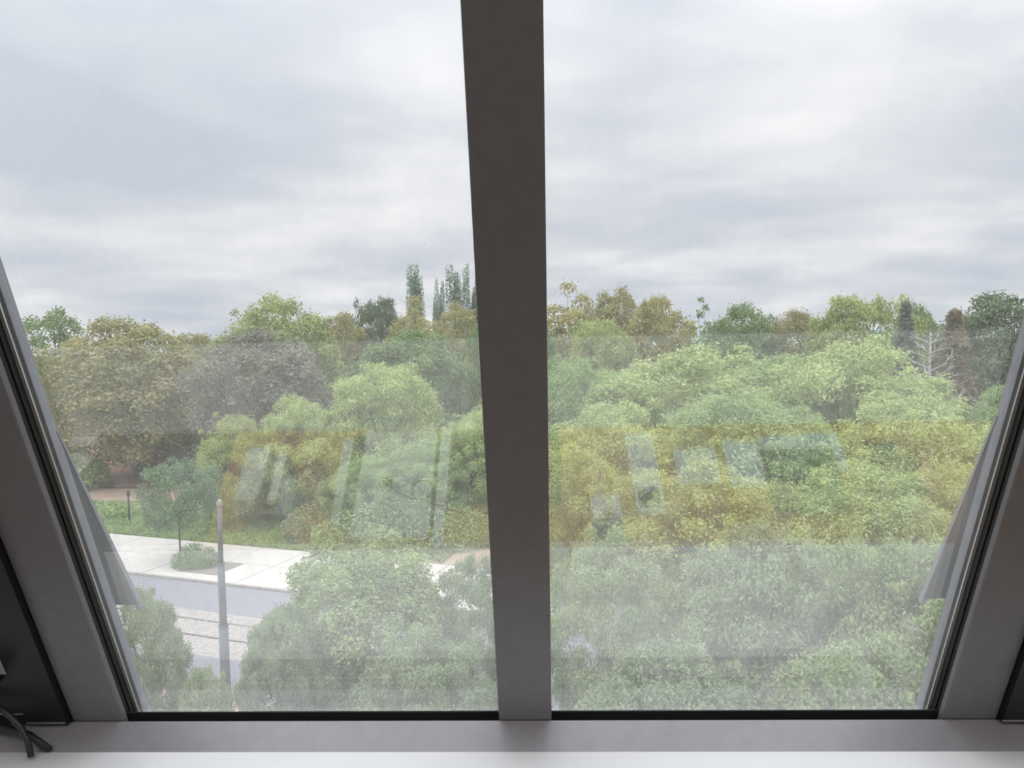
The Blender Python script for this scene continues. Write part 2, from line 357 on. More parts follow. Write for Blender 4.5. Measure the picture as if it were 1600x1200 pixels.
def book(x0, x1, y0, y1, h, col, label):
    r = empty('book', ((x0 + x1) / 2, (y0 + y1) / 2, DZ + .0003)); tag(r, label, 'book', 'books standing on the desk')
    hw, hd = (x1 - x0) / 2, (y1 - y0) / 2; c = book_mats('cover_' + label.split()[0], col); t = min(.003, hw * .2)
    mb = MB().box(-hw, -hw + t, -hd, hd, 0, h).box(hw - t, hw, -hd, hd, 0, h).box(-hw + t, hw - t, hd - t, hd, 0, h)
    mb.build('cover', c, r)
    MB().box(-hw + t, hw - t, -hd + .004, hd - t, .003, h - .003).build('page_block', M['paper'] if 'light grey' in label else principled('tinted_pages', tuple(.75 * q + .04 for q in col), .8), r)
book(-0.690, -0.634, 0.515, 0.665, .130, (.62, .62, .64), 'thick light grey book standing at the left of its row')
book(-0.616, -0.590, 0.533, 0.678, .130, (.20, .12, .05), 'thin brown book standing next to the light grey one')
book(-0.588, -0.566, 0.600, 0.703, .125, (.07, .17, .30), 'slim blue book standing beside the thin brown one')
book(-0.534, -0.500, 0.570, 0.637, .125, (.34, .05, .02), 'small red book standing right of the blue one')
book(-0.492, -0.472, 0.690, 0.767, .125, (.62, .20, .03), 'small orange book standing near the white ruler')
book(0.757, 0.784, 0.525, 0.705, .130, (.16, .09, .04), 'dark brown book standing right of the tablet')
book(0.785, 0.812, 0.525, 0.700, .130, (.02, .07, .055), 'dark green book standing between brown and rust ones')
book(0.846, 0.880, 0.546, 0.668, .130, (.55, .10, .02), 'rust red book standing apart at the right')
cc = MB(); pts = []
for k in range(60):
    u = k / 59
    if u < .25: q = u / .25; pts.append((-0.375 + .09 * q, .548 + .045 * math.sin(q * 1.6), 0))
    elif u < .75: a = (u - .25) / .5 * 2 * math.pi; pts.append((-0.285 + .026 * math.sin(a), .566 + .027 * math.cos(a), 0))
    else: q = (u - .75) / .25; pts.append((-0.285 + .10 * q, .593 + .04 * q, 0))
cc.tube([(p[0], p[1], DZ + 0.0135 + .0016 * math.sin(i)) for i, p in enumerate(pts)], .0018, 6)
o = cc.build('charging_cable', M['browncable'], smooth=True); tag(o, 'thin maroon cable coiled on the white paper stack', 'cable')
o = MB().tube([(-.385, .548, DZ + .0182), (-.362, .548, DZ + .0182)], .0075, 10).build('cable_plug', M['darkplastic'], smooth=True); tag(o, 'small dark plug at the end of the maroon cable', 'plug')
st = empty('string_light', (-.69, .672, DZ + .0005)); tag(st, 'white wire with three tiny white bulbs on the desk', 'string light')
MB().tube([(-.05, .014, .004), (0, 0, .004), (.054, -.014, .004), (.008, .039, .004)], .0010, 5).build('wire', M['inkwhite'], st)
for bx, by in ((-.05, .014), (0, 0), (.008, .039)):
    MB().tube([(bx - .007, by, .006), (bx - .004, by, .006), (bx + .004, by, .006), (bx + .007, by, .006)], [.001, .005, .005, .001], 8).build('bulb', M['inkwhite'], st, smooth=True)

# cables hanging over the window board at the left
o = MB().tube([(-1.0, 1.075, EYE - .520), (-.90, 1.082, EYE - .508), (-.84, 1.088, EYE - .514), (-.8095, 1.088, EYE - .5262), (-.790, 1.083, EYE - .536), (-.772, 1.080, EYE - .553), (-.760, 1.076, EYE - .572), (-.752, 1.070, EYE - .592)], .0045, 10).build('power_cable', M['cable'], smooth=True)
tag(o, 'black cable arching down onto the white window board', 'cable')
o = MB().tube([(-1.0, 1.112, EYE - .5665), (-.90, 1.112, EYE - .5665), (-.820, 1.108, EYE - .5665), (-.775, 1.100, EYE - .574), (-.738, 1.091, EYE - .5915)], .005, 10).build('cable_end', M['cable'], smooth=True)
tag(o, 'black cable end lying flat on the dark bottom rail', 'cable')

# ------------------------------------------------------------------ outdoors: ground, street, pavements
M['ground'] = principled('park_ground', (0.10, 0.13, 0.04), 0.95, nscale=0.35, col2=(0.17, 0.13, 0.07))
M['lawn'] = principled('mown_grass', (0.15, 0.21, 0.08), 0.9, nscale=1.5, col2=(0.25, 0.30, 0.13), bump=0.4)
M['earth'] = principled('salmon_earth', (0.48, 0.33, 0.24), 0.95, nscale=0.8, col2=(0.56, 0.43, 0.33))
M['litter'] = principled('brown_leaf_litter', (0.28, 0.14, 0.07), 0.95, nscale=2.0, col2=(0.36, 0.21, 0.11), bump=0.3)
M['asphalt'] = principled('grey_asphalt', (0.27, 0.27, 0.30), 0.85, noise=0.08, nscale=6)
M['slab'] = principled('pale_concrete_slab', (0.66, 0.62, 0.57), 0.85, noise=0.05, nscale=1.5)
M['joint'] = principled('dark_joint_sand', (0.30, 0.26, 0.22), 0.95)
M['kerb'] = principled('granite_kerb', (0.40, 0.37, 0.33), 0.8, noise=0.08, nscale=4)
M['cobble'] = principled('granite_cobble', (0.42, 0.39, 0.36), 0.8, nscale=5, col2=(0.58, 0.54, 0.50))
M['brickpave'] = principled('pinkish_brick_paving', (0.55, 0.40, 0.32), 0.85, noise=0.1, nscale=5)
M['rail'] = principled('dull_rail_steel', (0.16, 0.15, 0.15), 0.5, metal=0.4)
M['polegrey'] = principled('painted_grey_steel', (0.16, 0.18, 0.22), 0.5, noise=0.06, nscale=3)
M['darksteel'] = principled('dark_green_steel', (0.03, 0.05, 0.05), 0.5)
M['hill'] = principled('haze_blue_hills', (0.40, 0.49, 0.58), 1.0, noise=0.1, nscale=0.01)  # distance haze is put into the blue of this colour

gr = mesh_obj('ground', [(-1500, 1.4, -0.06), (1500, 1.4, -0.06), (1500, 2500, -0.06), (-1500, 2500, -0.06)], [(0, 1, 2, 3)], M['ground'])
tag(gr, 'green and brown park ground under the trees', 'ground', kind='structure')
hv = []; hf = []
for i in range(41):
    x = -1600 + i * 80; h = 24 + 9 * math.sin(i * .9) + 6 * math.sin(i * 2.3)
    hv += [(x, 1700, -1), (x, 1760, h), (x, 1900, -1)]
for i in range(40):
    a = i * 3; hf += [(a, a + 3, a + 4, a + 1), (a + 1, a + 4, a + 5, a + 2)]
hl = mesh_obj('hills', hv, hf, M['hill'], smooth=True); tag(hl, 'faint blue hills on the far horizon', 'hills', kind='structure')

# street frame: origin on the far kerb, u along the street, v across towards the park
U = Vector((0.9468, -0.3217, 0)); V = Vector((0.3217, 0.9468, 0)); O = Vector((-13.1, 36.8, 0))
def P(u, v, z=0.0): q = O + U * u + V * v; return (q.x, q.y, z)
def strip(name, u0, u1, v0, v1, z0, z1, mat):
    return MB().hexa([P(u0, v0, z0), P(u1, v0, z0), P(u1, v1, z0), P(u0, v1, z0), P(u0, v0, z1), P(u1, v0, z1), P(u1, v1, z1), P(u0, v1, z1)]).build(name, mat)
road = strip('road', -60, 60, -10.0, 0.0, -0.05, 0.0, M['asphalt']); tag(road, 'grey asphalt street running past the pale pavement', 'road', kind='structure')
# cobbled strip between the lanes, each sett raised, joined as one
rng = np.random.default_rng(5)
cv = []; cfc = []
for iu in range(130):
    for iv in range(24):
        u = -12 + iu * 0.17 + (iv % 2) * .085; v = -3.35 - (iv + .5) * 0.17
        h = 0.035 + rng.uniform(-.008, .01); s = .077
        b = len(cv)
        cv += [P(u - s, v - s, 0), P(u + s, v - s, 0), P(u + s, v + s, 0), P(u - s, v + s, 0)]
        t = s * .72
        cv += [P(u - t, v - t, h), P(u + t, v - t, h), P(u + t, v + t, h), P(u - t, v + t, h)]
        cfc += [(b + 4, b + 5, b + 6, b + 7), (b, b + 1, b + 5, b + 4), (b + 1, b + 2, b + 6, b + 5), (b + 2, b + 3, b + 7, b + 6), (b + 3, b, b + 4, b + 7)]
cob = mesh_obj('cobble_strip', cv, cfc, M['cobble']); tag(cob, 'pale cobbled strip between the two asphalt lanes', 'cobbles', kind='stuff')
for k, v in enumerate((-4.35, -5.85)):
    r = strip('tram_rail', -12, 10, v - .05, v + .05, 0.0, 0.048, M['rail']); tag(r, 'dark steel rail in the cobbles nearer the %s' % ('park' if k == 0 else 'shrubs'), 'rail')
# far pavement with big concrete slabs
pav = strip('pavement', -40, 45, 0.16, 6.4, -0.04, 0.09, M['joint']); tag(pav, 'wide pale concrete slab pavement beyond the street', 'pavement', kind='structure')
slab_me = None
for i in range(-9, 14):
    for j in range(2):
        u0 = i * 3.05 + 0.35; v0 = 0.19 + j * 3.1
        if slab_me is None:
            mb = MB(); sh = Vector((0, 0, 0))
            c = [U * 0.02 + V * 0.02, U * 3.01 + V * 0.02, U * 3.01 + V * 3.07, U * 0.02 + V * 3.07]
            mb.hexa([tuple(q) for q in c] + [tuple(q + Vector((0, 0, .05))) for q in c])
            so = mb.build('slab', M['slab'], None, bevel=0.008); slab_me = so.data
        else:
            so = link(bpy.data.objects.new('slab', slab_me))
        so.location = P(u0, v0, 0.055 + 0.004 * ((i * 7 + j * 3) % 3 - 1)); so.parent = pav
kerb_me = None
kb = empty('kerb', P(0, 0, 0)); tag(kb, 'granite kerb along the far pavement edge', 'kerb', kind='structure')
for i in range(-26, 30):
    if kerb_me is None:
        c = [U * 0.008, U * 0.992, U * 0.992 + V * .16, U * 0.008 + V * .16]
        so = MB().hexa([tuple(q) for q in c] + [tuple(q + Vector((0, 0, .13))) for q in c]).build('kerb_stone', M['kerb'], None, bevel=.012); kerb_me = so.data
    else:
        so = link(bpy.data.objects.new('kerb_stone', kerb_me))
    so.parent = kb; so.location = U * i
kb2 = empty('kerb', P(0, -10.16, 0)); tag(kb2, 'granite kerb along the near pinkish paving edge', 'kerb', kind='structure')
for i in range(-14, 26):
    so = link(bpy.data.objects.new('kerb_stone', kerb_me)); so.parent = kb2; so.location = U * i
npv = strip('near_paving', -30, 45, -15.5, -10.16, -0.04, 0.10, M['brickpave']); tag(npv, 'pinkish brick paving between street and near shrubs', 'pavement', kind='structure')
lw_ = mesh_obj('lawn', [P(-45, 6.4, .06), P(12, 6.4, .06), P(12, 14, 0.5), P(-4, 17.5, 0.75), P(-13, 16, .65), P(-45, 9, .2)], [(0, 1, 2, 3, 4, 5)], M['lawn'])
tag(lw_, 'green grass bank rising behind the pale pavement', 'lawn', kind='structure')
pa = mesh_obj('earth_path', [(-60, 50, .2), (-33, 51.5, .25), (-27.5, 57.0, .55), (-29, 66, .5), (-45, 68, .5), (-70, 62, .4)], [(0, 1, 2, 3, 4, 5)], M['earth'])
tag(pa, 'salmon coloured earth path beside the grass bank', 'path', kind='structure')
lt = mesh_obj('leaf_litter_slope', [(-70, 66, .52), (-27, 62, .56), (-20, 72, 1.2), (-30, 85, 2.0), (-70, 85, 2.0)], [(0, 1, 2, 3, 4)], M['litter'])
tag(lt, 'brown leaf litter under the olive trees by the path', 'leaf litter', kind='stuff')
bare = mesh_obj('bare_earth_patch', [P(0.5, 6.42, .10), P(9, 6.42, .10), P(8, 9.2, .40), P(1.5, 8.4, .32)], [(0, 1, 2, 3)], M['earth'])
tag(bare, 'bare brownish earth patch at the edge of the grass bank', 'earth', kind='structure')

# street lamp post with stepped shaft, park post
lp_ = empty('lamp_post', (-10.72, 25.0, 0.10)); tag(lp_, 'grey stepped street lamp post standing among the near shrubs', 'lamp post')
MB().tube([(0, 0, 0), (0, 0, 2.62)], [.165, .155], 14).build('base_shaft', M['polegrey'], lp_, smooth=True)
MB().tube([(0, 0, 2.60), (0, 0, 2.66)], [.175, .175], 14).build('lower_collar', M['polegrey'], lp_, smooth=False)
MB().tube([(0, 0, 2.66), (0, 0, 4.72)], [.125, .115], 14).build('middle_shaft', M['polegrey'], lp_, smooth=True)
MB().tube([(0, 0, 4.70), (0, 0, 4.75)], [.13, .13], 14).build('upper_collar', M['polegrey'], lp_)
MB().tube([(0, 0, 4.75), (0.03, 0, 6.70)], [.088, .075], 14).build('upper_shaft', M['polegrey'], lp_, smooth=True)
MB().tube([(0.03, 0, 6.62), (0.03, 0, 6.72), (0.03, 0, 6.82), (0.03, 0, 6.88)], [.075, .095, .092, .05], 14).build('lantern', M['kerb'], lp_, smooth=True)
pp = empty('park_post', (-28.3, 51.4, 0.28)); tag(pp, 'thin dark post standing where path meets grass', 'post')
MB().tube([(0, 0, 0), (0, 0, 1.75)], [.07, .06], 10).build('shaft', M['darksteel'], pp, smooth=True)
MB().tube([(0, 0, 1.72), (0, 0, 1.80), (0, 0, 2.06), (0, 0, 2.14)], [.06, .13, .11, .02], 10).build('head', M['darksteel'], pp, smooth=True)

# ------------------------------------------------------------------ foliage
def leaf_material(name, c1, c2, c3=None, transl=0.42):
    m = bpy.data.materials.new('leaves_' + name); m.use_nodes = True
    t = m.node_tree; t.nodes.clear()
    tcn = N(t, 'ShaderNodeTexCoord'); nz = N(t, 'ShaderNodeTexNoise', Scale=0.45, Detail=3.0, Roughness=0.6); L(t, tcn.outputs['Object'], nz.inputs[0])
    ge = N(t, 'ShaderNodeNewGeometry')
    f = mathn(t, 'ADD', mathn(t, 'MULTIPLY', nz.outputs[0], 1.1), mathn(t, 'MULTIPLY', ge.outputs['Random Per Island'], 0.55))
    rp = N(t, 'ShaderNodeValToRGB'); e = rp.color_ramp.elements
    e[0].position = 0.45; e[0].color = (*c1, 1); e[1].position = 1.1; e[1].color = (*c2, 1)
    if c3: q = e.new(0.98); q.color = (*c3, 1)
    L(t, f, rp.inputs[0])
    d = N(t, 'ShaderNodeBsdfDiffuse'); L(t, rp.outputs[0], d.inputs[0])
    tl = N(t, 'ShaderNodeBsdfTranslucent'); L(t, rp.outputs[0], tl.inputs[0])
    mx = N(t, 'ShaderNodeMixShader'); mx.inputs[0].default_value = transl
    L(t, d.outputs[0], mx.inputs[1]); L(t, tl.outputs[0], mx.inputs[2])
    out = N(t, 'ShaderNodeOutputMaterial'); L(t, mx.outputs[0], out.inputs[0])
    return m
LM = {
 'mid': leaf_material('mid_green', (0.173, 0.259, 0.127), (0.386, 0.506, 0.233)),
 'olive': leaf_material('olive', (0.239, 0.259, 0.126), (0.571, 0.544, 0.279)),
 'yellow': leaf_material('yellow_green', (0.248, 0.314, 0.134), (0.607, 0.674, 0.302)),
 'gold': leaf_material('golden', (.30, .30, .14), (.66, .62, .30)),
 'copper': leaf_material('copper_grey', (.215, .225, .17), (.42, .42, .32)),
 'dark': leaf_material('dark_green', (0.124, 0.184, 0.110), (0.281, 0.354, 0.200)),
 'poplar': leaf_material('poplar_grey_green', (.30, .38, .31), (.50, .60, .48)),
 'spruce': leaf_material('spruce', (.20, .25, .20), (.34, .40, .32)),
 'rust': leaf_material('rusty_needles', (.26, .24, .16), (.46, .41, .26)),
 'lime': leaf_material('lime', (0.288, 0.375, 0.162), (0.687, 0.778, 0.368)),
 'lime2': leaf_material('warm_lime', (.28, .335, .125), (.62, .68, .28)),
 'green': leaf_material('fresh_green', (0.220, 0.320, 0.147), (0.518, 0.665, 0.306)),
 'teal': leaf_material('bluish_green', (.15, .24, .155), (.34, .47, .25)),
 'leaf': leaf_material('shrub_green', (0.200, 0.287, 0.141), (0.526, 0.618, 0.299)),
 'leaf2': leaf_material('shrub_dull_green', (0.197, 0.264, 0.151), (0.457, 0.549, 0.297)),
}
M['bark'] = principled('grey_brown_bark', (0.075, 0.062, 0.05), 0.9, noise=0.2, nscale=4, bump=0.3)
M['deadwood'] = principled('pale_dead_wood', (0.46, 0.45, 0.42), 0.85, noise=0.1, nscale=3)

def leaf_mesh(name, pos, outw, Ln, Wd, rng, up=0.5, rnd=0.7, droop=0.0):
    n = len(pos)
    nm = outw * 0.6 + np.array([0, 0, up]) + rng.normal(size=(n, 3)) * rnd * .6
    nm /= np.linalg.norm(nm, axis=1)[:, None] + 1e-9
    r = rng.normal(size=(n, 3)) + outw * 0.6; r[:, 2] -= droop
    a = r - (r * nm).sum(1)[:, None] * nm; a /= np.linalg.norm(a, axis=1)[:, None] + 1e-9
    b = np.cross(nm, a)
    s = rng.uniform(.65, 1.25, size=(n, 1))
    v = np.empty((n, 4, 3))
    v[:, 0] = pos - a * Ln * s * .5; v[:, 1] = pos + b * Wd * s * .5 + a * Ln * s * .06
    v[:, 2] = pos + a * Ln * s * .5; v[:, 3] = pos - b * Wd * s * .5 + a * Ln * s * .06
    me = bpy.data.meshes.new(name)
    me.vertices.add(n * 4); me.vertices.foreach_set('co', v.reshape(-1).astype(np.float32))
    me.loops.add(n * 4); me.loops.foreach_set('vertex_index', np.arange(n * 4, dtype=np.int32))
    me.polygons.add(n); me.polygons.foreach_set('loop_start', np.arange(0, n * 4, 4, dtype=np.int32))
    me.polygons.foreach_set('loop_total', np.full(n, 4, dtype=np.int32))
    me.update(calc_edges=True)
    return me
def sph(rng, n):
    d = rng.normal(size=(n, 3)); return d / np.linalg.norm(d, axis=1)[:, None]
def crown(rng, cz, R, RZ, ncl, rc, nleaf, flat=0.8, inner=0.5, low=-0.75, egg=0.0):
    """clumps over an ellipsoid, leaves over the clumps -> positions, outward directions, clump centres"""
    C = np.zeros((0, 3))
    while len(C) < ncl:                      # best-candidate sampling keeps the clumps evenly spread
        q = sph(rng, 24); q = q[q[:, 2] > low]
        if not len(q): continue
        f = (rng.uniform(inner, 1.0, size=(len(q), 1))) ** .55
        tp = 1 - egg * np.clip(q[:, 2:3], 0, 1)
        c = q * f * np.concatenate([tp, tp, np.ones_like(tp)], 1)
        if len(C):
            dm = np.min(np.linalg.norm(c[:, None] - C[None], axis=2), axis=1); c = c[np.argmax(dm)][None]
        else: c = c[:1]
        C = np.concatenate([C, c])
    lob = sph(rng, 9); amp = rng.uniform(-.30, .34, size=9)          # uneven boughs break the round outline
    un = C / (np.linalg.norm(C, axis=1)[:, None] + 1e-6)
    C = C * (1 + (amp[None] * np.exp(5 * (un @ lob.T - 1))).sum(1))[:, None]
    rad = rc * rng.uniform(.65, 1.25, size=ncl)
    tip = rng.choice(ncl, size=max(3, ncl // 9), replace=False); tip = tip[C[tip, 2] > -.1]
    C[tip] *= rng.uniform(1.06, 1.2, size=(len(tip), 1)); rad[tip] *= .5
    C = C * np.array([R, R, RZ]) + np.array([0, 0, cz])
    w = rad ** 2; w /= w.sum()
    idx = rng.choice(ncl, size=nleaf, p=w)
    d = sph(rng, nleaf * 1)
    # prefer the outer and upper side of every clump
    oc = C[idx] - np.array([0, 0, cz]); oc /= np.array([R, R, RZ]); ln = np.linalg.norm(oc, axis=1)[:, None] + 1e-6; oc = oc / ln
    d = d + oc * .55 + np.array([0, 0, .25]); d /= np.linalg.norm(d, axis=1)[:, None]
    rr = rad[idx][:, None] * (rng.uniform(.25, 1.0, size=(nleaf, 1)) ** .45) * np.where(rng.random((nleaf, 1)) < .12, 1.25, 1.0)
    lump = 1 + .18 * np.sin(d[:, :1] * 7 + idx[:, None]) * np.cos(d[:, 1:2] * 6 + idx[:, None] * 2)
    pos = C[idx] + d * rr * lump * np.array([1, 1, flat]) + rng.normal(size=(nleaf, 3)) * rad[idx][:, None] * .16
    return pos, d, C
def trunk_mesh(name, rng, h0, r0, C, cz, nbr, lean=0.0):
    mb = MB()
    top = (lean, 0, cz * 1.05)
    mb.tube([(0, 0, -.1), (0, 0, .3), (lean * .3, 0, h0 * .6), (lean * .6, .05, h0), top], [r0 * 1.5, r0 * 1.1, r0 * .9, r0 * .8, r0 * .35], 8)
    for i in rng.choice(len(C), size=min(nbr, len(C)), replace=False):
        c = C[i]; s = rng.uniform(.35, .9); b = Vector((lean * s, 0, h0 * .7 + (cz - h0 * .7) * s * .8))
        e_ = Vector(c); m1 = b.lerp(e_, .5) + Vector((rng.uniform(-.2, .2), rng.uniform(-.2, .2), rng.uniform(-.3, .1)))
        mb.tube([b, m1, e_], [r0 * .42, r0 * .26, r0 * .08], 5, cap=False)
    o = mb.build(name, M['bark'], None, smooth=True); me = o.data
    bpy.data.objects.remove(o); return me
PROTO = {}
def proto(key, seed, H, R, cz, RZ, ncl, rc, nleaf, Ln, Wd, h0, r0, nbr, **kw):
    rng = np.random.default_rng(seed)
    ck = {k: kw[k] for k in ('flat', 'inner', 'low', 'egg') if k in kw}
    pos, d, C = crown(rng, cz, R, RZ, ncl, rc, nleaf, **ck)
    lk = {k: kw[k] for k in ('up', 'rnd', 'droop') if k in kw}
    fm = leaf_mesh('foliage', pos, d, Ln, Wd, rng, **lk)
    tm = trunk_mesh('trunk', rng, h0, r0, C, cz, nbr, kw.get('lean', 0.0))
    PROTO.setdefault(key, []).append((fm, tm, H, R, np.percentile(pos[:, 2], 99.6), np.percentile(np.hypot(pos[:, 0], pos[:, 1]), 98)))
for s in (1, 2, 3):
    proto('broad', s, 15, 6.2, 8.4, 6.0, 105, 1.4, 32000, .33, .23, 3.5, .32, 14, flat=.75, inner=.55, low=-.95)
for s in (11, 12):
    proto('airy', s, 16, 3.4, 9.6, 6.0, 60, 1.05, 11000, .32, .2, 4, .2, 24, flat=.8, inner=.3)
proto('wisp', 21, 16, 1.3, 10.5, 5.4, 26, .55, 1500, .3, .16, 4, .11, 20, inner=.2)
for s in (31, 32, 33):
    proto('feather', s, 9, 4.4, 4.6, 4.0, 120, .92, 50000, .25, .095, 1.6, .15, 12, flat=.6, inner=.55, low=-.95, up=.8, rnd=.8, droop=.25)
proto('round', 41, 5.8, 2.2, 3.6, 1.9, 40, .66, 12000, .17, .10, 1.5, .07, 16, flat=.8, inner=.5)
for s in (51, 52, 53):
    proto('near', s, 6, 2.6, 3.3, 2.7, 125, .52, 62000, .13, .068, 1.2, .08, 12, flat=.75, inner=.5, low=-.95, rnd=.8)
# columnar poplar: a bundle of upright plumes
for s in (61, 62):
    rng = np.random.default_rng(s); pos = []; d = []; C = []
    for k in range(7):
        ax, ay = rng.normal(0, .75, 2); hh = rng.uniform(.72, 1.0) * 26.5; C.append((ax, ay, hh * .5))
        n = 1500; t = rng.beta(1.5, 1.5, n); z = 3 + t * (hh - 3)
        rad = (.35 + .75 * np.sin(np.pi * np.clip(t, .05, 1) ** .8)) * rng.uniform(.6, 1.0, n); th = rng.uniform(0, 6.283, n)
        pos.append(np.stack([ax * (.5 + t * .7) + rad * np.cos(th), ay * (.5 + t * .7) + rad * np.sin(th), z], 1)); d.append(np.stack([np.cos(th), np.sin(th), np.full(n, .6)], 1))
    pos = np.concatenate(pos); d = np.concatenate(d)
    fm = leaf_mesh('foliage', pos, d, .42, .24, rng); tm = trunk_mesh('trunk', rng, 3, .3, np.array(C), 20, 6)
    PROTO.setdefault('poplar', []).append((fm, tm, 27, 2.2, pos[:, 2].max(), 2.2))
# conifer: drooping whorls
rng = np.random.default_rng(71); pos = []; d = []; C = []
for k in range(44):
    z0 = 1.6 + k * .305 + rng.uniform(-.1, .1); Rr = (2.4 * (1 - (z0 - 1.2) / 13.9) + .1) * rng.uniform(.75, 1.15)
    for j in range(8):
        th = j * .785 + k * 1.1 + rng.uniform(-.3, .3); n = 60; t = rng.uniform(.08, 1, n)
        rr = Rr * rng.uniform(.75, 1.1); x = t * rr
        pos.append(np.stack([x * np.cos(th) + rng.normal(0, .09, n), x * np.sin(th) + rng.normal(0, .09, n), z0 - .35 * x + .12 * x * x / max(Rr, .3) + rng.normal(0, .14, n)], 1))
        d.append(np.tile([math.cos(th), math.sin(th), -.2], (n, 1)))
    C.append((0, 0, z0))
pos = np.concatenate(pos); d = np.concatenate(d)
PROTO['conifer'] = [(leaf_mesh('foliage', pos, d, .36, .11, rng, up=.3, droop=.5), trunk_mesh('trunk', rng, 3, .2, np.array(C), 13.5, 1), 15, 2.3, pos[:, 2].max(), 2.2)]

count = {}
def tree(x, y, h, r, key, mat, label, name=None, cat='tree', group=None, z=0.0):
    i = count.get(key, 0); count[key] = i + 1
    fm, tm, H, R, zt, rt = PROTO[key][i % len(PROTO[key])]
    root = empty(name or {'broad': 'broadleaf_tree', 'airy': 'open_crowned_tree', 'wisp': 'sapling', 'feather': 'feathery_tree', 'round': 'young_tree', 'near': 'tall_shrub', 'poplar': 'poplar_tree', 'conifer': 'conifer_tree'}[key], (x, y, z), rz=(i * 2.399 + .4) % 6.283)
    sz = (h - z) / zt; sr = r / rt
    root.scale = (sr, sr, sz); tag(root, label, cat, group)
    for nm, me, mt in (('foliage', fm, LM[mat]), ('trunk', tm, M['bark'])):
        if not me.materials: me.materials.append(mt)
        o = link(bpy.data.objects.new(nm, me), root)
        o.material_slots[0].link = 'OBJECT'; o.material_slots[0].material = mt
        if nm == 'foliage': o['kind'] = 'stuff'
    return root

